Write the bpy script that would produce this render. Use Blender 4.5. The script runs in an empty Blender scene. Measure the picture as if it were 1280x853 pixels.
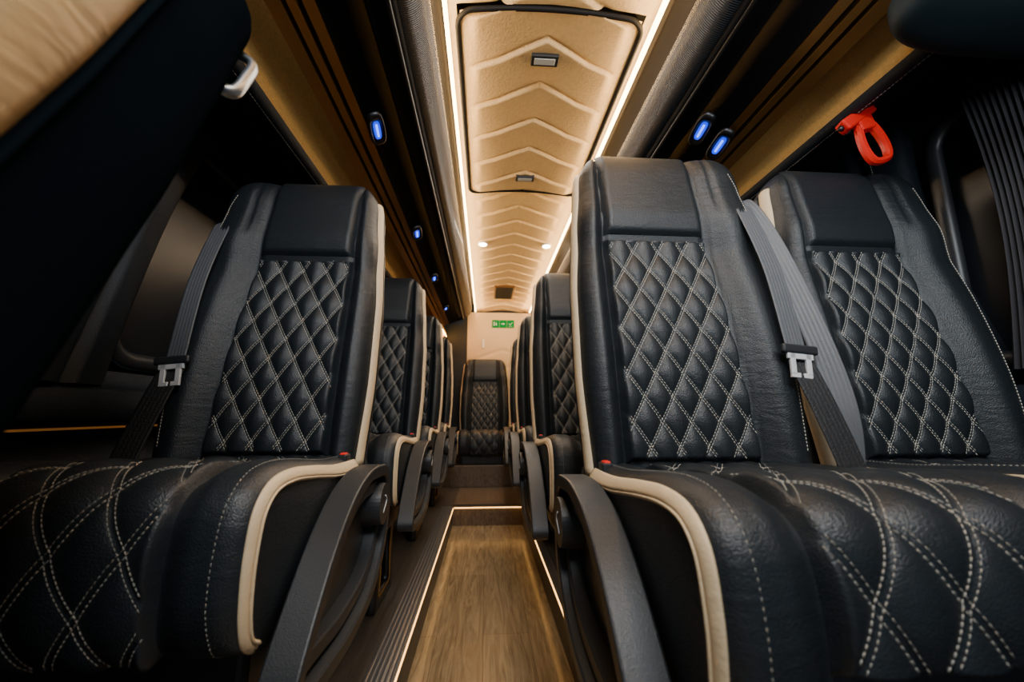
import bpy, math, random
from mathutils import Vector, Matrix
random.seed(4)
C = bpy.context.scene.collection
PI = math.pi
# ------------------------------------------------------------------ materials
def mat(name, col, rough=0.5, metal=0.0, bump=0.0, bscale=200, emit=None, estr=0, spec=0.5, wr=0.0, var=0.0, coat=0.0, cell=0.0):
    m = bpy.data.materials.new(name); m.use_nodes = True
    nt = m.node_tree; N = nt.nodes; L = nt.links
    b = N['Principled BSDF']
    b.inputs['Base Color'].default_value = (*col, 1)
    b.inputs['Roughness'].default_value = rough
    b.inputs['Metallic'].default_value = metal
    b.inputs['Specular IOR Level'].default_value = spec
    b.inputs['Coat Weight'].default_value = coat
    if emit:
        b.inputs['Emission Color'].default_value = (*emit, 1)
        b.inputs['Emission Strength'].default_value = estr
    tc = N.new('ShaderNodeTexCoord')
    prev = None
    if wr > 0:   # soft creases running across the leather
        n2 = N.new('ShaderNodeTexNoise'); n2.inputs['Scale'].default_value = 15; n2.inputs['Detail'].default_value = 4; n2.inputs['Distortion'].default_value = .8
        mp = N.new('ShaderNodeMapping'); mp.inputs['Scale'].default_value = (1, 1, 3.0)
        L.new(tc.outputs['Object'], mp.inputs[0]); L.new(mp.outputs[0], n2.inputs['Vector'])
        b2 = N.new('ShaderNodeBump'); b2.inputs['Strength'].default_value = wr; b2.inputs['Distance'].default_value = 0.01
        L.new(n2.outputs[0], b2.inputs['Height']); prev = b2
    if cell > 0:
        n = N.new('ShaderNodeTexVoronoi'); n.inputs['Scale'].default_value = 480
        L.new(tc.outputs['Object'], n.inputs['Vector'])
        bp = N.new('ShaderNodeBump'); bp.inputs['Strength'].default_value = cell; bp.inputs['Distance'].default_value = .001; bp.invert = True
        L.new(n.outputs['Distance'], bp.inputs['Height'])
        if prev: L.new(prev.outputs[0], bp.inputs['Normal'])
        prev = bp
    if bump > 0:
        n = N.new('ShaderNodeTexNoise'); n.inputs['Scale'].default_value = bscale; n.inputs['Detail'].default_value = 2
        L.new(tc.outputs['Object'], n.inputs['Vector'])
        bp = N.new('ShaderNodeBump'); bp.inputs['Strength'].default_value = bump; bp.inputs['Distance'].default_value = 0.002
        L.new(n.outputs[0], bp.inputs['Height'])
        if prev: L.new(prev.outputs[0], bp.inputs['Normal'])
        prev = bp
    if prev: L.new(prev.outputs[0], b.inputs['Normal'])
    if var > 0:
        n = N.new('ShaderNodeTexNoise'); n.inputs['Scale'].default_value = bscale * .5
        L.new(tc.outputs['Object'], n.inputs['Vector'])
        r = N.new('ShaderNodeMixRGB'); r.inputs[1].default_value = (*[c * (1 - var) for c in col], 1); r.inputs[2].default_value = (*[min(1, c * (1 + var)) for c in col], 1)
        L.new(n.outputs[0], r.inputs[0]); L.new(r.outputs[0], b.inputs['Base Color'])
    return m
M = {}
M['leather'] = mat('black_leather', (.013, .017, .021), .43, bump=.12, bscale=250, wr=.18, cell=.5)
M['quilt'] = mat('quilted_leather', (.013, .017, .021), .42, bump=.12, bscale=250, wr=.10, cell=.5)
M['leatherdim'] = mat('deep_black_leather', (.003, .005, .007), .9, bump=.1, bscale=300, spec=.0)  # darker copy of the seat leather; the corner seat's shade is in its colour
M['beige'] = mat('beige_leather', (.76, .58, .36), .5, bump=.12, bscale=300, wr=.14, cell=.3)
M['beigedim'] = mat('golden_beige_leather', (.40, .25, .10), .6, wr=.35)  # dimmed beige for the same corner seat, shade painted into the colour
M['thread'] = mat('cream_thread', (.62, .58, .50), .6)
M['threaddim'] = mat('cushion_thread', (.44, .41, .35), .65)  # cream thread darkened; the shade on the cushions is painted in
M['plastic'] = mat('black_plastic', (.024, .026, .029), .38, bump=.15, bscale=600)
M['matte'] = mat('matte_black', (.006, .006, .007), .65, spec=.2)
M['armp'] = mat('armrest_plastic', (.026, .029, .033), .42, bump=.22, bscale=500)
M['gloss'] = mat('gloss_black', (.006, .006, .007), .3)
M['pad'] = mat('grained_wall_pad', (.014, .020, .028), .50, bump=.2, bscale=300, cell=.8, spec=.35)
M['darkpad'] = mat('teal_black_pad', (.006, .014, .018), .65, spec=.3)
M['web'] = mat('belt_webbing_cloth', (.12, .126, .138), .45, bump=.4, bscale=500)
M['webdark'] = mat('belt_webbing_black', (.02, .02, .022), .6, bump=.8, bscale=300)
M['steel'] = mat('brushed_steel', (.92, .92, .93), .35, metal=.3)
M['red'] = mat('red_plastic', (.9, .02, .012), .35)
M['ceil'] = mat('ceiling_suede', (.76, .53, .27), .8, bump=.9, bscale=120, var=.14)
M['suede'] = mat('cove_suede', (.84, .48, .14), .8, bump=.7, bscale=260, var=.2)
M['rear'] = mat('rear_wall_beige', (.76, .56, .33), .7, bump=.3, bscale=150)
M['bronze'] = mat('bronze_trim', (.34, .17, .05), .28, metal=.7)
M['led'] = mat('warm_led', (1, .8, .5), .5, emit=(1, .62, .26), estr=26)
M['ledfloor'] = mat('warm_led_floor', (1, .8, .5), .5, emit=(1, .48, .12), estr=5)
M['ledcove'] = mat('amber_led', (1, .6, .2), .5, emit=(1, .48, .10), estr=120)
M['ledsill'] = mat('amber_sill_led', (.6, .25, .08), .5, emit=(1, .38, .08), estr=.12)
M['spot'] = mat('spot_glow', (1, .9, .7), .5, emit=(1, .85, .6), estr=50)
M['blue'] = mat('blue_glow', (.01, .03, .7), .4, emit=(.005, .04, 1), estr=1.5)
M['bluecore'] = mat('blue_white_glow', (.2, .3, 1), .4, emit=(.08, .22, 1), estr=4)
M['green'] = mat('sign_green', (.0, .24, .055), .9, spec=.1)
M['white'] = mat('sign_white', (.85, .85, .82), .5)
M['greyp'] = mat('pale_grey_plastic', (.62, .64, .66), .3)
M['chrome'] = mat('satin_chrome', (.40, .43, .47), .3, metal=.9)
M['glass'] = mat('dark_window_glass', (.008, .010, .013), .32, spec=.35)
M['curtain'] = mat('dark_curtain', (.034, .032, .037), .8, bump=.4, bscale=400)
M['metaldark'] = mat('dark_metal', (.05, .05, .055), .35, metal=.8)
M['gold'] = mat('amber_ring', (.7, .42, .12), .3, metal=.9)

def wave_mat(name, col, rough, scale, direction, strength, metal=0):
    m = mat(name, col, rough, metal); nt = m.node_tree; N = nt.nodes; L = nt.links
    tc = N.new('ShaderNodeTexCoord'); w = N.new('ShaderNodeTexWave'); w.bands_direction = direction
    w.inputs['Scale'].default_value = scale; w.inputs['Distortion'].default_value = 0
    L.new(tc.outputs['Object'], w.inputs['Vector'])
    bp = N.new('ShaderNodeBump'); bp.inputs['Strength'].default_value = strength; bp.inputs['Distance'].default_value = .003
    L.new(w.outputs[1], bp.inputs['Height']); L.new(bp.outputs[0], N['Principled BSDF'].inputs['Normal'])
    return m
M['ribgrey'] = wave_mat('ribbed_grey_edge', (.060, .066, .074), .26, 60, 'Y', .5, .3)
M['nosing'] = wave_mat('ribbed_aluminium', (.30, .31, .33), .30, 22, 'X', .3, .8)

def wood_mat(name, c1, c2, rough, joint=.45):
    m = mat(name, c1, rough); nt = m.node_tree; N = nt.nodes; L = nt.links; b = N['Principled BSDF']
    tc = N.new('ShaderNodeTexCoord')
    mp = N.new('ShaderNodeMapping'); mp.inputs['Rotation'].default_value = (0, 0, PI / 2)
    L.new(tc.outputs['Object'], mp.inputs[0])
    br = N.new('ShaderNodeTexBrick'); br.inputs['Scale'].default_value = 1
    br.inputs['Brick Width'].default_value = 1.1; br.inputs['Row Height'].default_value = .17
    br.inputs['Mortar Size'].default_value = .0009; br.inputs['Bias'].default_value = 0
    br.inputs['Color1'].default_value = (.84, .84, .84, 1); br.inputs['Color2'].default_value = (1.06, 1.06, 1.06, 1); br.inputs['Mortar'].default_value = (joint, joint, joint, 1)
    L.new(mp.outputs[0], br.inputs['Vector'])
    m2 = N.new('ShaderNodeMapping'); m2.inputs['Scale'].default_value = (11, .9, 4); L.new(tc.outputs['Object'], m2.inputs[0])
    n = N.new('ShaderNodeTexNoise'); n.inputs['Scale'].default_value = 3; n.inputs['Detail'].default_value = 7; n.inputs['Distortion'].default_value = 2.2; n.inputs['Roughness'].default_value = .65
    L.new(m2.outputs[0], n.inputs['Vector'])
    cr = N.new('ShaderNodeValToRGB'); cr.color_ramp.elements[0].position = .32; cr.color_ramp.elements[1].position = .68
    cr.color_ramp.elements[0].color = (*c1, 1); cr.color_ramp.elements[1].color = (*c2, 1)
    L.new(n.outputs[0], cr.inputs[0])
    mx = N.new('ShaderNodeMixRGB'); mx.blend_type = 'MULTIPLY'; mx.inputs[0].default_value = 1
    L.new(cr.outputs[0], mx.inputs[1]); L.new(br.outputs[0], mx.inputs[2]); L.new(mx.outputs[0], b.inputs['Base Color'])
    return m
M['wood'] = wood_mat('aisle_wood', (.14, .105, .060), (.35, .275, .165), .20)
M['wooddark'] = wood_mat('platform_wood', (.034, .031, .029), (.085, .078, .07), .45)
M['woodrear'] = wood_mat('rear_wood', (.075, .054, .037), (.19, .14, .095), .35)

# ------------------------------------------------------------------ helpers
def mobj(name, verts, faces, m, parent=None, smooth=True):
    me = bpy.data.meshes.new(name); me.from_pydata([tuple(v) for v in verts], [], faces); me.update()
    me.materials.append(m)
    if smooth:
        for p in me.polygons: p.use_smooth = True
    o = bpy.data.objects.new(name, me); C.objects.link(o)
    if parent: o.parent = parent
    return o
def tag(o, label, cat, group=None):
    o['label'] = label; o['category'] = cat
    if group: o['group'] = group
    return o
def struct(o): o['kind'] = 'structure'; return o
def thing(name, label, cat, loc=(0, 0, 0), group=None):
    o = bpy.data.objects.new(name, None); C.objects.link(o); o.location = loc; o.empty_display_size = .05
    return tag(o, label, cat, group)
def copy_tree(o, parent=None):
    c = o.copy(); C.objects.link(c); c.parent = parent
    for ch in [x for x in o.children]: copy_tree(ch, c)
    return c
def rbox_data(x0, x1, y0, y1, z0, z1, b=.004):
    import bmesh
    bm = bmesh.new(); bmesh.ops.create_cube(bm, size=1)
    for v in bm.verts:
        v.co = Vector(((x0 + x1) / 2 + v.co.x * (x1 - x0), (y0 + y1) / 2 + v.co.y * (y1 - y0), (z0 + z1) / 2 + v.co.z * (z1 - z0)))
    if b > 0: bmesh.ops.bevel(bm, geom=list(bm.edges), offset=b, segments=3, affect='EDGES', profile=.5)
    bm.verts.ensure_lookup_table()
    vs = [v.co.copy() for v in bm.verts]; fs = [[v.index for v in f.verts] for f in bm.faces]
    bm.free(); return vs, fs
def rbox(name, dims, m, parent=None, b=.004, mtx=None):
    vs, fs = rbox_data(*dims, b)
    if mtx: vs = [mtx @ v for v in vs]
    return mobj(name, vs, fs, m, parent, smooth=False)
def merge(parts):
    V = []; F = []
    for vs, fs in parts:
        k = len(V); V += list(vs); F += [[i + k for i in f] for f in fs]
    return V, F
def grid(nu, nv, fn):
    V = [fn(i / (nu - 1), j / (nv - 1)) for j in range(nv) for i in range(nu)]
    F = [[j * nu + i, j * nu + i + 1, (j + 1) * nu + i + 1, (j + 1) * nu + i] for j in range(nv - 1) for i in range(nu - 1)]
    return V, F
def interp(tab, x):
    if x <= tab[0][0]: return tab[0][1]
    for (a, va), (b, vb) in zip(tab, tab[1:]):
        if x <= b:
            t = (x - a) / (b - a); t = t * t * (3 - 2 * t) * .5 + t * .5
            return va + (vb - va) * t
    return tab[-1][1]
def sstep(x): x = max(0, min(1, x)); return x * x * (3 - 2 * x)
def catmull(pts, n, closed=False):
    out = []; k = len(pts); segs = k if closed else k - 1
    for s in range(segs):
        if closed: p = [pts[(s + d) % k] for d in (-1, 0, 1, 2)]
        else: p = [pts[max(0, min(k - 1, s + d))] for d in (-1, 0, 1, 2)]
        for i in range(n):
            t = i / n
            out.append(tuple(.5 * ((2 * p[1][a]) + (-p[0][a] + p[2][a]) * t + (2 * p[0][a] - 5 * p[1][a] + 4 * p[2][a] - p[3][a]) * t * t + (-p[0][a] + 3 * p[1][a] - 3 * p[2][a] + p[3][a]) * t ** 3) for a in range(len(pts[0]))))
    if not closed: out.append(tuple(pts[-1]))
    return out
def sweep(path, norms, a, b, closed=False, n=10, taper=None):
    V = []; F = []; m = len(path)
    for i, p in enumerate(path):
        p = Vector(p)
        q0 = Vector(path[(i - 1) % m] if (closed or i > 0) else path[i]); q1 = Vector(path[(i + 1) % m] if (closed or i < m - 1) else path[i])
        t = (q1 - q0).normalized(); nn = Vector(norms[i] if isinstance(norms, list) else norms)
        nn = (nn - t * nn.dot(t)).normalized(); sd = t.cross(nn); kk = taper(i / (m - 1)) if taper else 1
        for k in range(n):
            th = 2 * PI * (k + .5) / n; c, s = math.cos(th), math.sin(th)
            V.append(p + sd * a * kk * c + nn * b * s)
    for i in range(m if closed else m - 1):
        for k in range(n):
            F.append([i * n + k, i * n + (k + 1) % n, ((i + 1) % m) * n + (k + 1) % n, ((i + 1) % m) * n + k])
    if not closed: F.append(list(range(n))[::-1]); F.append([(m - 1) * n + k for k in range(n)])
    return V, F
def ribbon(path, norms, a, th=.0012, twist=0):
    """flat webbing woven with lengthwise ribs, optionally folding over slightly"""
    V = []; F = []; m = len(path); sec = [(-1, -th)]
    K = 18
    for k in range(K + 1): sec.append((-1 + 2 * k / K, th * (1.1 + (.8 if (k % 3 == 1) else -.3))))
    sec.append((1, -th)); ns = len(sec)
    for i, p in enumerate(path):
        p = Vector(p); t = (Vector(path[min(m - 1, i + 1)]) - Vector(path[max(0, i - 1)])).normalized()
        nn = Vector(norms[i] if isinstance(norms, list) else norms); nn = (nn - t * nn.dot(t)).normalized(); sd = t.cross(nn)
        if twist:
            an = twist * math.sin(PI * i / (m - 1)); nn, sd = nn * math.cos(an) + sd * math.sin(an), sd * math.cos(an) - nn * math.sin(an)
        for c, h in sec: V.append(p + sd * a * c + nn * h)
    for i in range(m - 1):
        for k in range(ns): F.append([i * ns + k, i * ns + (k + 1) % ns, (i + 1) * ns + (k + 1) % ns, (i + 1) * ns + k])
    return V, F
def stitches(pts, norms, pitch=.0085, length=.0058, hw=.0006, up=.0007):
    V = []; F = []; acc = 0; nxt = 0
    for i in range(len(pts) - 1):
        a = pts[i]; b = pts[i + 1]; d = (b - a).length
        if d < 1e-6: continue
        t = (b - a) / d
        while nxt < acc + d:
            p = a + t * (nxt - acc); n = norms[i]; s = t.cross(n).normalized() * hw; k = len(V)
            for q, l in ((p, 0), (p + t * length, 0)):
                V += [q - s - n * .001, q + s - n * .001, q + s * .8 + n * up, q - s * .8 + n * up]
            F += [[k, k + 4, k + 5, k + 1], [k + 1, k + 5, k + 6, k + 2], [k + 2, k + 6, k + 7, k + 3], [k + 3, k + 7, k + 4, k], [k, k + 1, k + 2, k + 3], [k + 7, k + 6, k + 5, k + 4]]
            nxt += pitch
        acc += d
    return V, F
def cyl(c, axis, r, h, n=24, r2=None):
    axis = Vector(axis).normalized(); c = Vector(c); r2 = r if r2 is None else r2
    u = axis.orthogonal().normalized(); w = axis.cross(u)
    V = [c + (u * math.cos(2 * PI * k / n) + w * math.sin(2 * PI * k / n)) * r for k in range(n)] + [c + axis * h + (u * math.cos(2 * PI * k / n) + w * math.sin(2 * PI * k / n)) * r2 for k in range(n)]
    F = [[k, (k + 1) % n, n + (k + 1) % n, n + k] for k in range(n)] + [list(range(n))[::-1], [n + k for k in range(n)]]
    return V, F

# ------------------------------------------------------------------ the seat
HB = .80; HT = .715
WT = [(0, .224), (.2, .232), (.4, .230), (.55, .220), (.68, .208), (.80, .198)]
CT = [(0, .140), (.3, .134), (.54, .125), (.80, .120)]
HS = .540
def bw(h): return interp(WT, h)
def bc(h): return interp(CT, h)
def quiltH(u, v, px, py, amp):
    a = u / px + v / py; b = u / px - v / py
    return amp * (abs(math.sin(PI * a)) * abs(math.sin(PI * b))) ** .5
def quilt_stitches(S, px, py, inside, urange, vrange, pitch, length, hw, off):
    sp = 1 / math.sqrt(1 / px ** 2 + 1 / py ** 2); dl = off / sp; out = []
    amax = int(urange / px + vrange[1] / py) + 2; amin = -int(urange / px + 1 + abs(vrange[0]) / py) - 1 - int(vrange[1] / py)
    step = .012 / (math.sqrt(px ** 2 + py ** 2) / 2)
    for fam in (0, 1):
        for n in range(amin, amax):
            for d in (-dl, dl):
                run = []; nr = []
                k = amin * 1.0 - 2
                while k < amax + 2:
                    a = n + d; b = k
                    if fam: a, b = b, a
                    u = px * (a + b) / 2; v = py * (a - b) / 2
                    if inside(u, v):
                        p = S(u, v); e = .001
                        t1 = S(u + e, v) - p; t2 = S(u, v + e) - p
                        nn = t1.cross(t2)
                        run.append(p); nr.append(nn.normalized() if nn.length > 0 else Vector((0, -1, 0)))
                    else:
                        if len(run) > 1: out.append(stitches(run, nr, pitch, length, hw))
                        run = []; nr = []
                    k += step
                if len(run) > 1: out.append(stitches(run, nr, pitch, length, hw))
    return merge(out)

CW = .232; CQ = .128
prof_pts = [(.09, .565), (0, .566), (-.12, .570), (-.24, .584), (-.32, .590), (-.375, .582), (-.408, .552), (-.420, .500), (-.421, .455), (-.416, .415), (-.400, .383), (-.355, .366), (-.25, .368), (-.1, .375), (.04, .385), (.085, .43)]
prof = catmull(prof_pts, 10)
arc = [0]
for a, b in zip(prof, prof[1:]): arc.append(arc[-1] + math.hypot(a[0] - b[0], a[1] - b[1]))
def prof_at(s):
    s = max(0, min(arc[-1] - 1e-6, s))
    lo, hi = 0, len(arc) - 1
    while hi - lo > 1:
        m = (lo + hi) // 2
        if arc[m] <= s: lo = m
        else: hi = m
    t = (s - arc[lo]) / (arc[hi] - arc[lo]); return prof[lo][0] + (prof[hi][0] - prof[lo][0]) * t, prof[lo][1] + (prof[hi][1] - prof[lo][1]) * t
def prof_n(s):
    a = prof_at(s - .008); b = prof_at(s + .008); ty, tz = b[0] - a[0], b[1] - a[1]; l = math.hypot(ty, tz) or 1
    return tz / l, -ty / l
def cus_h(x, s):
    ax = abs(x); h = .016 * sstep((ax - CQ) / .04) - .009 * math.exp(-((ax - CQ) / .006) ** 2)
    e = (ax - (CW - .040)) / .040
    if e > 0: h -= .036 * (1 - math.sqrt(max(0, 1 - min(1, e) ** 2)))
    if s > .62: h *= max(0, 1 - (s - .62) / .1)
    return h
def build_seat(side, rec=.17, dz=0.0, legs=True, strand2=False, label='', cat='bus seat', loc=(0, 0, 0), group=None, handle=False, midx=.205, midh=.25, TH=.105, arm_on=True, legx=.14, bands=True, dim=False, bandw=.020, shift=1.0, qend=.700):
    root = thing('bus_seat', label, cat, loc, group)
    cr, sr = math.cos(rec), math.sin(rec)
    def P(x, f, h): return Vector((x, -f * cr + h * sr, .56 + dz + h * cr + f * sr))
    NF = Vector((0, -cr, sr))
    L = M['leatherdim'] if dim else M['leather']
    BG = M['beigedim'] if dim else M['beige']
    def x0(h): return side * shift * (.018 + .022 * min(1, h / .7))
    def FB(x, h, w=None):
        w = w or bw(h); c = bc(h); xc = x - x0(h); ax = abs(xc); sg_ = 1 if xc > 0 else -1
        avail = w - c - x0(h) * sg_
        f = .022 * math.sin(PI * min(h, .5) / .5) * .6
        f += .032 * sstep((ax - c) / (.5 * avail)) * (1 - .5 * sstep((h - .5) / .2))
        f += .020 * sstep((h - .49) / .12)
        f -= .010 * math.exp(-((ax - c) / .006) ** 2)
        if h > .58 and avail > .07: f -= .006 * math.exp(-((ax - c - .040) / .004) ** 2) * sstep((h - .58) / .06)
        e = (abs(x) - .78 * w) / (.22 * w)
        if e > 0: f -= .044 * (1 - math.sqrt(max(0, 1 - min(1, e) ** 2)))
        return f
    nf = 64; xs = []
    for i in range(nf):
        t = -1 + 2 * i / (nf - 1); xs.append(math.sin(t * PI / 2) * .35 + t * .65)
    rows = [i * .0125 for i in range(0, 60)]; rows = [r for r in rows if r < HT]
    V = []
    sect = []
    def section(h, ws, k):
        w = bw(h) - ws; mid = -.035; out = []
        for t in xs: out.append((w * t, FB(w * t, h, w)))
        d0 = out[-1][1]
        for q in range(1, 6): out.append((w + .004 * math.sin(PI * q / 6), d0 + (-TH + .02 - d0) * q / 5))
        for q in range(1, 5): th = q / 4 * PI / 2; out.append((w - .02 + .02 * math.cos(th), -TH + .02 - .02 * math.sin(th)))
        for q in range(1, 8): out.append((w - .02 - (2 * w - .04) * q / 8, -TH - .006 * math.sin(PI * q / 8)))
        for q in range(0, 5): th = PI / 2 + q / 4 * PI / 2; out.append((-w + .02 + .02 * math.cos(th), -TH + .02 - .02 * math.sin(th)))
        for q in range(1, 5): out.append((-w - .004 * math.sin(PI * q / 5), -TH + .02 + (d0 + TH - .02) * q / 5))
        return [(x, mid + (f - mid) * k) for x, f in out]
    for h in rows: sect.append((h, section(h, 0, 1)))
    for q in range(0, 14):
        ph = q / 13 * PI / 2; sect.append((HT + (HB - HT) * math.sin(ph), section(HT + (HB - HT) * math.sin(ph), .062 * (1 - math.cos(ph)), max(.02, math.cos(ph) ** .7))))
    n = len(sect[0][1])
    for h, s in sect:
        for x, f in s: V.append(P(x, f, h))
    Fc = []
    for j in range(len(sect) - 1):
        for i in range(n): Fc.append([j * n + i, j * n + (i + 1) % n, (j + 1) * n + (i + 1) % n, (j + 1) * n + i])
    Fc.append([(len(sect) - 1) * n + i for i in range(n)]); Fc.append(list(range(n))[::-1])
    back = mobj('backrest', V, Fc, L, root)
    sg = -side
    pts = []; h = .04
    while h < .725: x = sg * (bw(h) - .026 - max(0, h - .68) * .3); pts.append(P(x, FB(x, h) + .0008, h)); h += .01
    V, F = stitches(pts, [NF] * len(pts), .007, .0048, hw=.0006); mobj('edge_stitching', V, F, M['thread'], back)
    # quilted panel
    px, py, amp = .060, .100, .0105
    def Sq(u, v):
        c = bc(v); e = max(0, min(1, min((c - abs(u)) / .010, (v - .02) / .01, (HS - .004 - v) / .010)))
        return P(u + x0(v), .022 * math.sin(PI * min(v, .5) / .5) * .6 + .020 * sstep((v - .49) / .12) + .003 + (quiltH(u, v, px, py, amp) + .004) * sstep(e) - .010 * (1 - e), v)
    V, F = grid(80, 150, lambda a, b: Sq((2 * a - 1) * bc(.02 + b * (HS - .024)), .02 + b * (HS - .024)))
    qp = mobj('quilted_panel', V, F, M['quilt'], root)
    V, F = quilt_stitches(Sq, px, py, lambda u, v: .03 < v < HS - .012 and abs(u) < bc(v) - .008, .15, (0, .6), .0070, .0050, .00045, .0024)
    mobj('diamond_stitching', V, F, M['thread'], qp)
    def Sh(a, b):
        h = HS + .004 + b * (HB - .010 - HS)
        c = bc(h); u = (2 * a - 1) * c
        e = sstep(min((c - abs(u)) / .018, (h - HS) / .016))
        mid = -.035; f = FB(u + x0(h), h) + .012 * e * (1 - .5 * b) - .003; k = 1.0
        if h > HT:
            s = min(1, (h - HT) / (HB - HT)); k = math.cos(math.asin(s)) ** .7
        return P(u + x0(h), mid + (f - mid) * k + .003, h + .003)
    V, F = grid(44, 44, Sh); hp = mobj('head_panel', V, F, L, root)
    # beige side band
    pts = []; nn = []; h = .0
    while h < .745:
        s_ = max(0, min(1, (h - HT) / (HB - HT)))
        pts.append(P(side * (bw(h) - .062 * (1 - math.sqrt(1 - s_ * s_))), -.026, h)); nn.append(Vector((side, 0, 0))); h += .0125
    V, F = sweep(pts, nn, bandw, .012); mobj('side_band', V, F, BG, root)
    pts2 = [p - NF * (bandw + .004) for p in pts]
    V, F = sweep(pts2, nn, .0035, .009); mobj('side_piping', V, F, L, root)
    V, F = grid(12, 20, lambda a, b: P((2 * a - 1) * (bw(.05 + b * .66) - .025), -TH - .012 + .012 * abs(2 * a - 1) ** 4, .05 + b * .66))
    mobj('rear_shell', V, F, M['plastic'], root)
    # cushion
    ns = 120; nx = 56; Ltot = arc[-1]
    def Sc(x, s, extra=0):
        y, z = prof_at(s); ny, nz = prof_n(s); h = cus_h(x, s) + extra
        return Vector((x, y + ny * h, z + nz * h + dz))
    xs2 = [CW * (math.sin(t * PI / 2) * .4 + t * .6) for t in [-1 + 2 * i / (nx - 1) for i in range(nx)]]
    V = [Sc(x, Ltot * j / (ns - 1)) for j in range(ns) for x in xs2]
    F = [[j * nx + i, j * nx + i + 1, (j + 1) * nx + i + 1, (j + 1) * nx + i] for j in range(ns - 1) for i in range(nx - 1)]
    F.append([j * nx for j in range(ns)]); F.append([j * nx + nx - 1 for j in range(ns)][::-1])
    F.append(list(range(nx)) + [(ns - 1) * nx + i for i in range(nx)][::-1])
    cu = mobj('seat_cushion', V, F, L, root)
    pts = []; nn = []; s = .06
    while s < .74:
        x = side * (CW - .036); pts.append(Sc(x, s, .0002)); ny, nz = prof_n(s); nn.append(Vector((0, ny, nz))); s += .01
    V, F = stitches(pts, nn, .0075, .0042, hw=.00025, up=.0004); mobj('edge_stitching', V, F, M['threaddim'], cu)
    qx, qy, qa = .086, .140, .011; s0, s1 = .07, qend
    def Sk(u, v):
        e = max(0, min(1, min((CQ - abs(u)) / .010, (v - s0) / .01, (s1 - v) / .010)))
        y, z = prof_at(v); ny, nz = prof_n(v); h = .004 + (quiltH(u, v, qx, qy, qa) + .004) * sstep(e) - .010 * (1 - e)
        return Vector((u, y + ny * h, z + nz * h + dz))
    V, F = grid(70, 170, lambda a, b: Sk((2 * a - 1) * CQ, s0 + b * (s1 - s0)))
    qc = mobj('quilted_cushion_panel', V, F, M['quilt'], root)
    V, F = quilt_stitches(Sk, qx, qy, lambda u, v: s0 + .01 < v < s1 - .012 and abs(u) < CQ - .008, .15, (0, .8), .0066, .0046, .00032, .0044)
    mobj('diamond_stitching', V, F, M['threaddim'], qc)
    # beige cushion band on the aisle side
    pts = []; nn = []; s = .09
    while s < .72:
        y, z = prof_at(s); ny, nz = prof_n(s); h = -.004
        pts.append(Vector((side * (CW - .003), y + ny * h, z + nz * h + dz))); nn.append(Vector((side * .9, ny * .6, nz * .6)).normalized()); s += .01
    V, F = sweep(pts, nn, .0135, .0030, taper=lambda t: 1.0 - .55 * t); mobj('cushion_band', V, F, BG, root)
    pts3 = [p + Vector((side * .004, 0, 0)) - Vector((0, prof_n(.09 + i * .01)[0], prof_n(.09 + i * .01)[1])) * (.0140 - .007 * i / len(pts)) for i, p in enumerate(pts)]
    V, F = sweep(pts3, nn, .0024, .0038); mobj('cushion_piping', V, F, BG, root)
    rbox('seat_pan', (-.20, .20, -.34, .10, .28 + dz, .40 + dz), M['plastic'], root, .012)
    # armrest
    if arm_on:
        ol = [(.060, .545), (-.02, .560), (-.10, .556), (-.18, .530), (-.255, .480), (-.325, .410), (-.385, .335), (-.392, .300), (-.345, .280), (-.27, .272), (-.16, .268), (-.03, .290), (.060, .355), (.095, .46)]
        ol = catmull(ol, 8, True); no = len(ol)
        area_ = sum(ol[i - 1][0] * ol[i][1] - ol[i][0] * ol[i - 1][1] for i in range(no))
        sgn = 1 if area_ > 0 else -1
        def inset(d, src=None):
            src = src or ol; out = []; q = len(src)
            for i in range(q):
                a = src[i - 1]; b = src[(i + 1) % q]; ty, tz = b[0] - a[0], b[1] - a[1]; l = math.hypot(ty, tz)
                out.append((src[i][0] - tz / l * d * sgn, src[i][1] + ty / l * d * sgn))
            return out
        def ring(x0_, x1_, d_out, d_in, bev):
            loops = [(x0_, d_out + bev), (x0_ + bev, d_out), (x1_ - bev, d_out), (x1_ - bev * .3, d_out + bev * .3), (x1_, d_out + bev), (x1_, d_in - bev), (x1_ - bev, d_in), (x0_, d_in)]
            V = []; F = []
            for x, d in loops:
                for y, z in inset(d): V.append(Vector((side * x, y, z + dz)))
            m = len(loops)
            for k in range(m):
                for i in range(no): F.append([k * no + i, k * no + (i + 1) % no, ((k + 1) % m) * no + (i + 1) % no, ((k + 1) % m) * no + i])
            return V, F
        V, F = ring(.237, .290, 0, .026, .0035); arm = mobj('armrest', V, F, M['armp'], root, False)
        V, F = ring(.250, .276, .036, .062, .003); mobj('inner_rim', V, F, M['armp'], arm, False)
        pi = [Vector((side * .251, y, z + dz)) for y, z in inset(.020)]
        mobj('armrest_inlay', pi, [list(range(no))], M['armp'], arm, False)
        V, F = cyl((side * .250, .020, .470 + dz), (side, 0, 0), .050, .044, 36, .045); pc = mobj('pivot_cap', V, F, M['armp'], arm, False)
        pts = [Vector((side * .2950, .020 + .013 * math.sin(t * 4.5), .470 + dz + .018 * (1 - 2 * t))) for t in [k / 14 for k in range(15)]]
        V, F = sweep(pts, Vector((1, 0, 0)), .0022, .001, n=6); mobj('pivot_mark', V, F, M['greyp'], pc)
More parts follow.
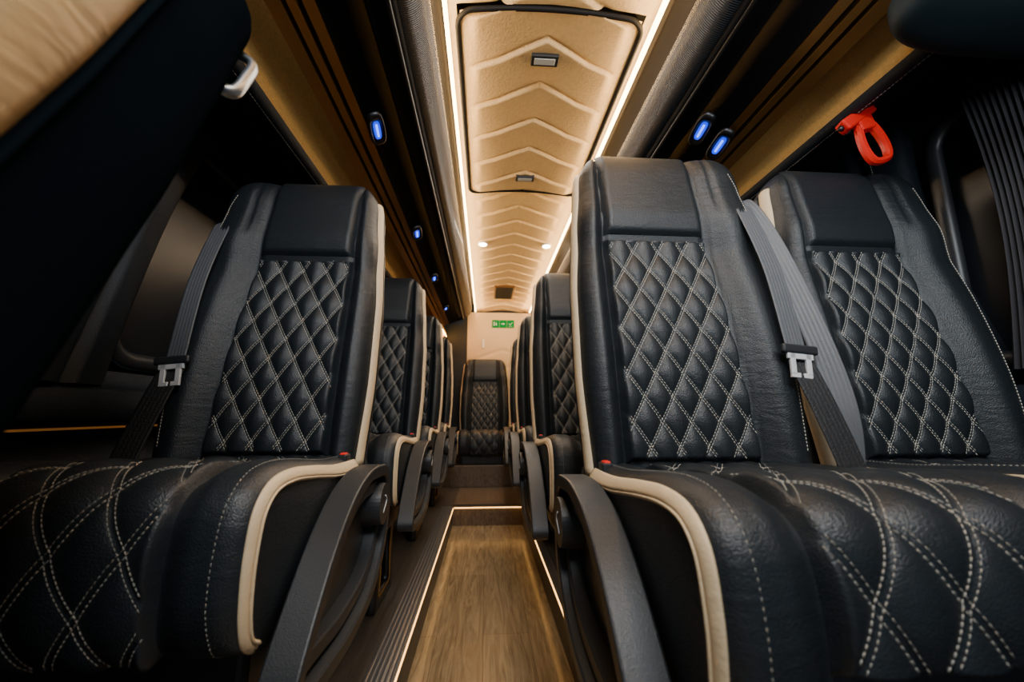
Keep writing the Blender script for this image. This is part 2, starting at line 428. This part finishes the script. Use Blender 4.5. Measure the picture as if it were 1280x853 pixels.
    if legs:
        for sx in (1, -1):
            o2 = catmull([(-.27, .0), (-.12, .0), (-.05, .01), (-.06, .10), (-.075, .20), (-.05, .29), (-.12, .31), (-.25, .31), (-.31, .29), (-.29, .2), (-.28, .10), (-.30, .01)], 4, True)
            cx = sum(p[0] for p in o2) / len(o2); cz = .155
            V = []; F = []; m2 = len(o2); xc = side * sx * legx
            for x, k in ((xc - .018, 1), (xc + .018, 1), (xc + .018, .62), (xc - .018, .62)):
                for y, z in o2: V.append(Vector((x, cx + (y - cx) * k, max(0.001, cz + (z - cz) * (k if k == 1 else .74)))))
            for k in range(4):
                for i in range(m2): F.append([k * m2 + i, k * m2 + (i + 1) % m2, ((k + 1) % 4) * m2 + (i + 1) % m2, ((k + 1) % 4) * m2 + i])
            lg = mobj('leg', V, F, M['metaldark'], root)
            if sx == 1:
                ring_p = [Vector((xc + side * .019, cx + (y - cx) * .62, cz + (z - cz) * .74)) for y, z in o2]
                V, F = sweep(ring_p, Vector((1, 0, 0)), .0035, .002, True, 6); mobj('leg_trim', V, F, M['gold'], lg)
    if bands:
        o = -side
        def band(pts, w, m, name, nrm=None, twist=0):
            pp = [Vector(p) for p in catmull([tuple(p) for p in pts], 8)]
            V, F = ribbon(pp, nrm or NF, w, twist=twist); return mobj(name, V, F, m, root)
        A0 = P(o * .196, -.05, .660); A = P(o * .190, .016, .645); A1 = P(o * .186, .042, .59); Mi = P(o * midx, .060, midh)
        A2 = P(o * (.5 * midx + .5 * .186 + .004), .060, .43)
        band([A0, A, A1, A2, Mi], .024, M['web'], 'belt_webbing', (NF + Vector((o * .15, 0, 0))).normalized())
        B1 = P(o * (midx + .020), .070, midh - .12); B2 = Vector((o * (midx + .042), -.075, .545 + dz)); B3 = Vector((o * (midx + .046), -.06, .45 + dz))
        band([Mi + Vector((0, .003, 0)), B1, B2, B3], .027, M['webdark'], 'lower_webbing')
        if strand2:
            band([A0 + Vector((o * .010, .004, 0)), P(o * .204, .010, .652), P(o * .226, .034, .55), P(o * .250, .050, .38), P(o * .268, .060, .20), P(o * .272, .056, .08), Vector((o * .272, -.03, .52 + dz)), Vector((o * .268, -.02, .44 + dz))], .023, M['web'], 'belt_webbing', (NF + Vector((o * .05, 0, 0))).normalized(), twist=.7 * o)
        fr = Matrix.Translation(Mi + NF * .007) @ Matrix.Rotation(-rec * .6, 4, 'X') @ Matrix.Rotation(o * .10, 4, 'Y')
        tg = rbox('belt_tongue', (-.038, .038, -.006, .006, -.006, .014), M['plastic'], root, .005, fr)
        parts = [rbox_data(-.022, -.011, -.003, .003, -.050, -.004, .001), rbox_data(.011, .022, -.003, .003, -.050, -.004, .001), rbox_data(-.022, -.003, -.003, .003, -.056, -.046, .001), rbox_data(.003, .022, -.003, .003, -.056, -.046, .001), rbox_data(-.027, .027, -.003, .003, -.017, -.004, .001)]
        V, F = merge(parts); mobj('steel_plate', [fr @ v for v in V], F, M['steel'], tg, False)
        bk = rbox('belt_buckle', (side * .212 - .010, side * .212 + .010, -.05, -.02, .52 + dz, .588 + dz), M['plastic'], root, .004)
        rbox('release_button', (side * .212 - .007, side * .212 + .007, -.048, -.028, .582 + dz, .591 + dz), M['red'], bk, .003)
    if handle:
        hp_ = [P(side * .19, -TH, .61), P(side * .203, -TH - .012, .62), P(side * .206, -TH - .013, .655), P(side * .203, -TH - .012, .69), P(side * .18, -TH, .70)]
        V, F = sweep(catmull(hp_, 6), Vector((side, 0, 0)), .008, .006, n=12); mobj('grab_handle', V, F, M['chrome'], root)
    return root

ZP = -.68
GL = 'single seats along the left side of the aisle'; GR = 'aisle seats of the right hand rows'
XL, XR, XW = -.527, .437, .972
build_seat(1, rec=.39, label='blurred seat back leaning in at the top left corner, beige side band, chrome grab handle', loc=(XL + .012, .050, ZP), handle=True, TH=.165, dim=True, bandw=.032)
l1 = build_seat(1, label='nearest full seat left of the aisle, black diamond quilting, silver belt tongue', loc=(XL, .985, ZP), group=GL, midx=.190, midh=.225)
for y, lb in ((1.82, 'second quilted black seat left of the aisle, directly behind the nearest left seat'),
              (2.62, 'third quilted black seat left of the aisle counting from the near end'),
              (3.42, 'fourth and farthest quilted black seat left of the aisle, next to the rear bench seat')):
    c = copy_tree(l1); c.location = (XL, y, ZP); c['label'] = lb
r1 = build_seat(-1, label='tall quilted black seat right of the aisle with beige band and two grey belt straps', loc=(XR, .80, ZP), group=GR, strand2=True, midx=.205, midh=.235, legx=.10, qend=.62)
for y, lb in ((1.70, 'second quilted black seat right of the aisle, half hidden behind the tall near one'),
              (2.58, 'third black seat right of the aisle, only its edge showing past the second'),
              (3.42, 'fourth and farthest black seat right of the aisle, a sliver beside the rear seat')):
    c = copy_tree(r1); c.location = (XR, y, ZP); c['label'] = lb
rw = build_seat(-1, label='quilted black seat by the right wall under the red hammer', loc=(XW, .83, ZP), arm_on=False, bands=False, qend=.62)
rs = build_seat(-1, rec=.14, dz=-.28, legs=False, label='small looking rear bench seat facing straight down the middle of the aisle', loc=(-.01, 4.30, -.49), arm_on=False, bands=False, shift=0)
rs.scale = (1.1, 1, 1)

# ------------------------------------------------------------------ shell
XC = .19; Y0, Y1 = -.7, 4.75
XWL, XWR = XC - 1.12, XC + 1.12
AL, AR, AE = -.23, .28, 3.10; ZF = -.81
V, F = merge([rbox_data(AL - .02, AR + .02, Y0, AE + .02, ZF - .03, ZF, 0)])
struct(mobj('floor', V, F, M['wood'], None, False))
for a, b in ((XWL, AL), (AR, XWR)):
    o = struct(rbox('floor', (a, b, Y0, Y1, ZF - .03, ZP), M['wooddark'], None, 0))
struct(rbox('floor', (AL, AR, AE, Y1, ZF - .03, ZP), M['woodrear'], None, 0))
struct(rbox('trim_1', (XWL, XWR, 3.88, Y1, ZP, -.49), M['woodrear'], None, .004))
def nosing(x0, x1, lab, nrib, inner):
    xm = (x0 + x1) / 2
    t = thing('step_edge', lab, 'step edge', (xm, 0, ZP), 'ribbed metal step edges')
    xa, xb = x0 - xm, x1 - xm
    parts = [rbox_data(xa, xb, Y0, AE, 0, .006, .002)]
    for k in range(nrib):
        xx = xa + .008 + k * (xb - xa - .016) / (nrib - 1); parts.append(rbox_data(xx - .002, xx + .002, Y0, AE, .005, .008, .001))
    mobj('ribbed_plate', *merge(parts), M['nosing'], t, False)
    e = (x1 - .003 if inner > 0 else x0 + .003) - xm
    rbox('led_strip', (min(e, e + inner * .004), max(e, e + inner * .004), Y0, AE - .01, -.012, -.005), M['ledfloor'], t, 0)
nosing(AL - .075, AL + .004, 'ribbed grey metal step edge with warm strip light, left side of the aisle', 6, 1)
nosing(AR - .004, AR + .034, 'ribbed grey metal step edge with warm strip light, right side of the aisle', 3, -1)
t = thing('step_edge', 'short cross step edge with warm strip light at the far end of the sunken aisle', 'step edge', ((AL + AR) / 2, AE, ZP), 'ribbed metal step edges')
rbox('ribbed_plate', (-.26, .26, -.004, .05, 0, .006), M['metaldark'], t, .002)
rbox('led_strip', (-.245, .245, -.008, -.003, -.009, -.003), M['ledfloor'], t, 0)

# ceiling with embossed chevrons
ZT = 1.2
def chev(u, y, lim=.262):
    g = .085 * min(abs(u) / .16, 1) + .03 * max(0, abs(u) - .16) / .1
    t = (y - g) / .185; fr = t - math.floor(t)
    h = .012 * (1 - fr) ** 1.1 if fr > .06 else .012 * sstep(fr / .06) * .93
    h -= .006 * math.exp(-((fr - .0) / .025) ** 2) + .006 * math.exp(-((fr - 1.0) / .025) ** 2)
    return h * sstep((lim - abs(u)) / .035)
def dome(u): return .03 * (1 - (u / .32) ** 2)
hy0, hy1, hu = 1.02, 2.04, .292
def ceil_grid(ya, yb, ua, step=.0045, lower=0, lim=.262):
    ny = int((yb - ya) / step); nu = 71
    return grid(nu, ny, lambda a, b: Vector((XC + (2 * a - 1) * ua, ya + b * (yb - ya), ZT + dome((2 * a - 1) * ua) - lower - chev((2 * a - 1) * ua, ya + b * (yb - ya), lim))))
parts = [ceil_grid(Y0, hy0 - .01, .325, .008), ceil_grid(hy1 + .01, Y1, .325)]
for s in (-1, 1):
    parts.append(grid(4, 4, lambda a, b, s=s: Vector((XC + s * (hu + a * (.325 - hu)), hy0 - .01 + b * (hy1 - hy0 + .02), ZT + dome(hu + a * (.325 - hu))))))
struct(mobj('ceiling', *merge(parts), M['ceil']))
struct(rbox('ceiling', (XWL, XWR, Y0, Y1, 1.29, 1.32), M['plastic'], None, 0))
org = (XC, (hy0 + hy1) / 2, ZT)
ht = thing('ceiling_hatch', 'large beige chevron hatch panel with black seal in the near ceiling', 'ceiling hatch', org)
def loc(parts_, org): V, F = parts_; return [v - Vector(org) for v in V], F
V, F = ceil_grid(hy0, hy1, hu - .01, .004, .012); mobj('panel', *loc((V, F), org), M['ceil'], ht)
rp = []
rr = .05
for cx_, cy_, a0 in ((hu - rr, hy1 - rr, 0), (-hu + rr, hy1 - rr, 90), (-hu + rr, hy0 + rr, 180), (hu - rr, hy0 + rr, 270)):
    for k in range(7):
        a = math.radians(a0 + k * 15); u = cx_ + rr * math.cos(a); rp.append(Vector((u, cy_ + rr * math.sin(a) - org[1], dome(u) - .013)))
rp2 = []
for i in range(len(rp)):
    a, b = rp[i], rp[(i + 1) % len(rp)]
    k = max(1, int((b - a).length / .04))
    for q in range(k):
        p = a.lerp(b, q / k); p.z = dome(p.x) - .013; rp2.append(p)
V, F = sweep(rp2, Vector((0, 0, 1)), .008, .009, True, 8); mobj('rubber_seal', V, F, M['matte'], ht)
def latch(y, w):
    y -= org[1]
    b = rbox('latch', (-w, w, y - .022, y + .022, dome(0) - .034, dome(0) - .018), M['plastic'], ht, .004)
    rbox('latch_slot', (-w + .012, w - .012, y - .012, y + .012, dome(0) - .036, dome(0) - .032), M['greyp'], b, .001)
latch(1.185, .048); latch(1.90, .048)
for s, nm in ((-1, 'left'), (1, 'right')):
    def fn(a, b, s=s): return Vector((XC + s * (.331 - .012 * a), Y0 + b * (Y1 - Y0 - .05), ZT - .016 + .014 * a))
    V, F = grid(2, 40, fn); tag(mobj('ceiling_led_strip', V, F, M['led']), 'bright warm strip light along the %s edge of the chevron ceiling' % nm, 'strip light', 'ceiling strip lights')
for x, nm in ((-.035, 'left'), (.43, 'right')):
    z = ZT + dome(x - XC) - .006
    t = thing('ceiling_spotlight', 'small round glowing ceiling spotlight, the %s one of the pair' % nm, 'spotlight', (x, 2.74, z), 'ceiling spotlights')
    V, F = cyl((0, 0, -.012), (0, 0, 1), .034, .02); mobj('bezel', V, F, M['greyp'], t, False)
    V, F = cyl((0, 0, -.014), (0, 0, 1), .027, .004); mobj('lens', V, F, M['spot'], t, False)
t = thing('ceiling_vent', 'dark square slatted vent in the ceiling near the rear wall', 'vent', (XC - .02, 3.92, ZT + .01))
rbox('frame', (-.10, .10, -.20, .20, -.020, .0), M['bronze'], t, .004)
rbox('backing', (-.085, .085, -.185, .185, -.022, -.018), M['gloss'], t, 0)
for k in range(12): rbox('slat', (-.085, .085, -.178 + k * .031, -.166 + k * .031, -.028, -.020), M['plastic'], t, .001)

# luggage racks + coves
def extr(prof2, s, y0, y1, ny=2):
    n = len(prof2)
    V = [Vector((XC + s * u, y0 + (y1 - y0) * j / (ny - 1), z)) for j in range(ny) for u, z in prof2]
    F = [[j * n + i, j * n + i + 1, (j + 1) * n + i + 1, (j + 1) * n + i] for j in range(ny - 1) for i in range(n - 1)]
    return V, F
for s, nm in ((-1, 'left'), (1, 'right')):
    t = thing('luggage_rack', 'black overhead luggage rack with ribbed grey rounded edge on the %s side' % nm, 'luggage rack', (0, 0, 0), 'overhead luggage racks')
    ye = 4.05
    mobj('face_panel', *extr([(.334, 1.29), (.334, 1.205), (.343, 1.19), (.346, 1.06)], s, Y0, ye), M['matte'], t)
    arcp = [(.346 + .068 * (1 - math.cos(a)), 1.065 - .095 * math.sin(a)) for a in [k / 12 * PI / 2 for k in range(13)]]
    mobj('rounded_edge', *extr(arcp, s, Y0, ye), M['ribgrey'], t)
    mobj('service_panel', *extr([(.412, .972), (.418, .955), (.44, .950), (.470, .938), (.473, .932), (.48, .932), (.483, .938), (.575, .895)], s, Y0, ye), M['matte'], t)
    mobj('glossy_rail', *extr([(.424, .953), (.427, .944), (.436, .942), (.440, .950)], s, Y0, ye), M['gloss'], t)
    for k, (a, b, za, zb) in enumerate(((.577, .600, .893, .884), (.612, .628, .878, .870), (.638, .664, .866, .850))):
        mobj('bronze_strip', *extr([(a, za + .015), (a, za), (b, zb), (b, zb + .02)], s, Y0, ye), M['bronze'], t, False)
    mobj('dark_channel', *extr([(.575, .90), (.668, .875), (.668, .90)], s, Y0, ye), M['gloss'], t)
    V, F = rbox_data(.425, .66, ye - .004, ye, .89, 1.29, 0)
    mobj('end_cap', [Vector((XC + s * v.x, v.y, v.z)) for v in V], F, M['plastic'], t, False)
    su = mobj('wall', *extr([(.668, .93), (.70, .885), (.735, .835), (.765, .800)], s, Y0, Y1), M['suede']); su.name = 'trim_%d' % (2 if s < 0 else 3); struct(su)
    V, F = extr([(.666, .880), (.668, .890)], s, Y0, Y1 - .05); tag(mobj('cove_led_strip', V, F, M['ledcove']), 'amber strip light washing the suede cove above the %s windows' % nm, 'strip light', 'cove strip lights')
    ed = mobj('edge', *extr([(.762, .806), (.764, .793), (.775, .782), (.79, .780), (.80, .79), (1.125, .93)], s, Y0, Y1), M['pad']); ed.name = 'trim_%d' % (4 if s < 0 else 5); struct(ed)
    pts = [Vector((XC + s * .784, Y0 + k * .02, .7800)) for k in range(int((Y1 - Y0) / .02))]
    V, F = stitches(pts, [Vector((0, 0, -1))] * len(pts), .010, .0065); mobj('stitching', V, F, M['thread'], ed)
    wl = mobj('wall_' + nm, *extr([(1.12, .93), (1.12, .84)], s, Y0, Y1), M['pad']); struct(wl)
    wl2 = mobj('wall_' + nm, *extr([(1.12, .10), (1.11, .07), (1.06, .055), (1.045, .045), (1.043, -.01), (1.055, -.025), (1.10, -.03), (1.10, -.13), (1.075, -.15), (1.075, -.20), (1.12, -.25), (1.12, ZP)], s, Y0, Y1), M['pad']); struct(wl2)
    V, F = extr([(1.097, -.033), (1.099, -.038)], s, Y0, Y1); tag(mobj('sill_led_strip', V, F, M['ledsill']), 'thin amber strip light under the %s window sill' % nm, 'strip light', 'sill strip lights')
    wn = mobj('window_%d' % (1 if s < 0 else 2), *extr([(1.135, .86), (1.135, .09)], s, Y0, Y1), M['glass']); struct(wn)
    for k, (ya, yb) in enumerate(((1.02, 1.80), (2.02, 2.72), (2.95, 3.78)) if s < 0 else ((1.22, 1.84), (2.02, 2.72), (2.95, 3.78), (.20, .98))):
        q = []
        for cy_, cz_, a0 in ((yb - .08, .82 - .08, 0), (ya + .08, .82 - .08, 90), (ya + .08, .13 + .08, 180), (yb - .08, .13 + .08, 270)):
            for j in range(6):
                a = math.radians(a0 + j * 18); q.append(Vector((XC + s * 1.115, cy_ + .08 * math.cos(a), cz_ + .08 * math.sin(a))))
        V, F = sweep(q, Vector((1, 0, 0)), .022, .016, True, 10); fr_ = mobj('window_frame', V, F, M['plastic']); fr_.name = 'trim_%d' % (20 + k + (0 if s < 0 else 5)); struct(fr_)
    for k, yy in enumerate((.80 if s < 0 else 1.10, 1.92, 2.84, 3.9)):
        big = (k == 0 and s < 0); right = (k == 0 and s > 0)
        def pil(a, b, yy=yy, s=s, big=big, right=right):
            z = .06 + b * .85; lean = .22 * b ** 1.6 - .10 * (1 - b) ** 3
            if right: lean *= .4
            wd = (.34 if big else .14) + .10 * (1 - b) ** 2 + .07 * b ** 4
            c = math.cos(a * PI); c2 = math.copysign(abs(c) ** .8, c)
            dd = (.13 if big else .09) * (max(0, math.sin(a * PI)) ** .45) * (1 - .35 * b)
            if big: dd -= .030 * math.exp(-((a - .40) / .02) ** 2) + .022 * sstep((a - .42) / .05) + .02 * math.exp(-((a - .66) / .015) ** 2)
            if right: dd -= .018 * math.exp(-((a - .5) / .03) ** 2)
            return Vector((XC + s * (1.14 - dd), yy + lean - wd * .7 * c2, z))
        V, F = grid(100, 30, pil); p = mobj('pillar', V, F, M['pad']); p.name = 'trim_%d' % (6 + k + (0 if s < 0 else 4)); struct(p)
        if big or right:
            st = [pil(.36 if big else .42, q / 60) + Vector((-s * .001, -.001, 0)) for q in range(61)]
            V, F = stitches(st, [Vector((-s, 0, 0))] * 61, .010, .0065, .0008); mobj('stitching', V, F, M['thread'], p)
# rear wall
struct(rbox('wall_back', (XWL, XWR, Y1, Y1 + .04, ZF, 1.3), M['pad'], None, 0))
rp_ = thing('rear_door_panel', 'pale beige padded panel on the rear wall behind the last seat', 'wall panel', (XC, Y1, 0))
V, F = grid(60, 90, lambda a, b: Vector(((2 * a - 1) * .42, -.012 - .012 * min(1, 8 * min(a, 1 - a)) + .010 * math.exp(-((((b * 9 + abs(a - .5) * 1.6) % 1) - .5) / .06) ** 2) * (1 if b < .72 else 0), -.45 + b * 1.64)))
mobj('padded_panel', V, F, M['rear'], rp_)
hb = thing('wall_handle', 'small white vertical handle on the beige rear panel below the green sign', 'handle', (-.04, Y1 - .035, .80))
rbox('grip', (-.012, .012, -.022, -.008, -.05, .05), M['white'], hb, .005)
rbox('mount', (-.009, .009, -.014, .012, -.045, -.030), M['white'], hb, .002)
rbox('mount', (-.009, .009, -.014, .012, .030, .045), M['white'], hb, .002)
sg = thing('exit_sign', 'green emergency exit pictogram sign high on the beige rear wall', 'sign', (.20, Y1 - .032, 1.05))
for k in range(3):
    x = -.135 + k * .090
    pl = rbox('green_plate', (x, x + .086, -.002, .002, -.047, .047), M['green'], sg, .001)
    c = x + .043
    def poly(pts, nm='pictogram'): mobj(nm, [Vector((c + p[0] * .8, -.0035, p[1] * .85)) for p in pts], [list(range(len(pts)))], M['white'], pl, False)
    if k == 0:
        poly([(-.03, -.03), (-.018, -.03), (-.018, .03), (-.03, .03)], 'door_mark')
        poly([(.004, .018), (.012, .018), (.012, .028), (.004, .028)], 'head_mark')
        poly([(-.002, .014), (.016, .008), (.012, -.004), (.024, -.026), (.016, -.028), (.006, -.010), (-.004, -.026), (-.006, -.018), (.002, -.004)], 'figure_mark')
    if k == 1:
        poly([(-.03, .004), (0, .004), (0, .016), (.028, 0), (0, -.016), (0, -.004), (-.03, -.004)], 'arrow_mark')
    if k == 2:
        poly([(-.030, .004), (-.025, .009), (-.008, -.012), (.025, .026), (.030, .021), (-.008, -.020)], 'slanted_mark')
        poly([(-.026, -.038), (.028, -.038), (.028, -.034), (-.026, -.034)], 'bar_mark')

def read_light(x, y, z, lab, s):
    t = thing('reading_light', lab, 'reading light', (x, y, z), 'blue lit reading lights'); t.rotation_euler = (0, s * .44, s * -.12)
    V, F = [], []
    ov = [Vector((.027 * math.copysign(abs(math.cos(a)) ** .6, math.cos(a)), .072 * math.copysign(abs(math.sin(a)) ** .6, math.sin(a)), 0)) for a in [k * 2 * PI / 32 for k in range(32)]]
    for sc, zz in ((1.0, .002), (1.0, -.006), (.9, -.011), (.72, -.011), (.66, -.005)):
        V += [Vector((v.x * sc, v.y * sc, zz)) for v in ov]
    for k in range(4):
        for i in range(32): F.append([k * 32 + i, k * 32 + (i + 1) % 32, (k + 1) * 32 + (i + 1) % 32, (k + 1) * 32 + i])
    F.append([4 * 32 + i for i in range(32)]); mobj('bezel', V, F, M['metaldark'], t)
    V = [Vector((v.x * .42, v.y * .58, -.0075)) for v in ov]; mobj('blue_lens', V, [list(range(32))], M['blue'], t, False)
    rbox('light_bar', (-.003, .003, -.028, .028, -.011, -.007), M['bluecore'], t, .001)
    return t
zl = .897
for y, lb in ((1.17, 'nearest blue lit reading light under the left rack'), (1.93, 'second blue lit reading light from the near end, left rack'), (2.62, 'third blue lit reading light along the left rack'), (3.42, 'farthest blue lit reading light along the left rack')):
    read_light(XC - .550, y, zl, lb, -1)
read_light(XC + .508, 1.13, .917, 'blue lit reading light under the right rack, the one nearer the aisle', 1)
read_light(XC + .578, 1.15, .880, 'blue lit reading light under the right rack, the one nearer the window', 1)
read_light(XC + .508, 2.02, .917, 'second pair of right rack reading lights, the small one by the aisle', 1)

# emergency hammer
hm = thing('emergency_hammer', 'red emergency hammer clipped to the dark wall above the window seat', 'hammer', (1.005, .890, .744))
hm.rotation_euler = (0, -.25, -.2); hm.scale = (1.2, 1.2, 1.2)
lp = catmull([(-.009, 0, .012), (-.018, 0, -.012), (-.021, 0, -.050), (-.013, 0, -.078), (.013, 0, -.078), (.021, 0, -.050), (.018, 0, -.012), (.009, 0, .012)], 6, True)
V, F = sweep([Vector(p) for p in lp], Vector((0, 1, 0)), .0078, .011, True, 8); mobj('loop_handle', V, F, M['red'], hm, False)
rbox('shaft', (-.016, .016, -.012, .012, -.004, .040), M['red'], hm, .004)
hr = Matrix.Translation((0, 0, .036)) @ Matrix.Rotation(-.35, 4, 'Y')
rbox('hammer_head', (-.048, .028, -.014, .014, -.014, .013), M['red'], hm, .005, hr)
V, F = cyl((-.056, 0, 0), (1, 0, 0), .003, .012, 12, .009); mobj('steel_tip', [hr @ v for v in V], F, M['metaldark'], hm)
rbox('wall_bracket', (-.030, .030, .012, .024, .01, .05), M['plastic'], hm, .004)

V, F = grid(140, 14, lambda a, b: Vector((1.250 + .012 * math.sin(a * 66) + .01 * math.sin(b * 3), .72 + a * (.15 - .03 * math.sin(b * PI)), .90 - b * .80)))
tag(mobj('curtain', V, F, M['curtain']), 'dark pleated curtain gathered at the right window edge', 'curtain')
def pad(a, b):
    th = a * 2 * PI; ph = (b - .5) * PI
    c = math.copysign(abs(math.cos(th)) ** .6, math.cos(th)); s = math.copysign(abs(math.sin(th)) ** .6, math.sin(th))
    cp = math.cos(ph) ** .6 if abs(ph) < PI / 2 - 1e-6 else 0
    sp = math.copysign(abs(math.sin(ph)) ** .6, math.sin(ph))
    return Vector((1.045 + .255 * sp, .58 + .09 * cp * c, .782 + .064 * cp * s))
V, F = grid(40, 30, pad); tag(mobj('padded_cover', V, F, M['darkpad']), 'blurred dark rounded pad hanging in the top right corner', 'padded cover')

# ------------------------------------------------------------------ lights
def area(name, loc_, target, sx, sy, e, col):
    d = bpy.data.lights.new(name, 'AREA'); d.shape = 'RECTANGLE'; d.size = sx; d.size_y = sy; d.energy = e; d.color = col
    o = bpy.data.objects.new(name, d); C.objects.link(o); o.location = loc_
    o.rotation_euler = (Vector(target) - Vector(loc_)).to_track_quat('-Z', 'Y').to_euler(); return o
area('cabin_lamp', (.10, -.20, 1.08), (.15, 1.0, .12), .8, .3, 24, (.86, .94, 1))  # unseen key light added above the camera to light the seats
area('window_side_lamp', (.78, .12, .60), (1.25, 1.05, .60), .2, .2, 3.2, (.88, .95, 1))  # added light without a fixture, lifts the dark right wall and hammer
area('aisle_lamp', (XC, 1.6, 1.14), (XC, 1.5, 0), .3, 1.4, 8, (1, .92, .80))  # added overhead fill for the aisle, no fixture stands there
area('aisle_lamp_rear', (XC, 3.2, 1.14), (XC, 3.2, 0), .3, 1.4, 8, (1, .88, .72))  # second added fill, over the rear part of the aisle
area('rear_wall_lamp', (XC, 4.25, 1.10), (XC, 4.75, .75), .5, .1, 1.8, (1, .84, .6))  # added to brighten the beige rear panel, not a fitted lamp
for s in (-1, 1):   # the ceiling strips wash the chevron panels
    d = bpy.data.lights.new('strip_wash', 'AREA'); d.shape = 'RECTANGLE'; d.size = 5.2; d.size_y = .02; d.energy = 10; d.color = (1, .68, .34)
    o = bpy.data.objects.new('strip_wash', d); C.objects.link(o); o.location = (XC + s * .325, 2.0, 1.155)
    z = -Vector((-s * .84, 0, .54)).normalized(); x = Vector((0, 1, 0)); y = z.cross(x)
    d.spread = math.radians(110)
    o.rotation_euler = Matrix((x, y, z)).transposed().to_euler()
w = bpy.data.worlds.new('w'); bpy.context.scene.world = w; w.use_nodes = True
w.node_tree.nodes['Background'].inputs[0].default_value = (.45, .6, .75, 1); w.node_tree.nodes['Background'].inputs[1].default_value = .28

for o in bpy.data.objects:
    if o.parent is None: o.location.z += .81
cam = bpy.data.cameras.new('camera'); co = bpy.data.objects.new('camera', cam); C.objects.link(co)
co.location = (0, 0, .81); co.rotation_euler = (math.radians(90 + 10.1), 0, math.radians(-3.7))
cam.sensor_width = 36; cam.lens = 500 / 1280 * 36; cam.clip_start = .02
cam.dof.use_dof = True; cam.dof.focus_distance = 1.1; cam.dof.aperture_fstop = 3.2
bpy.context.scene.camera = co
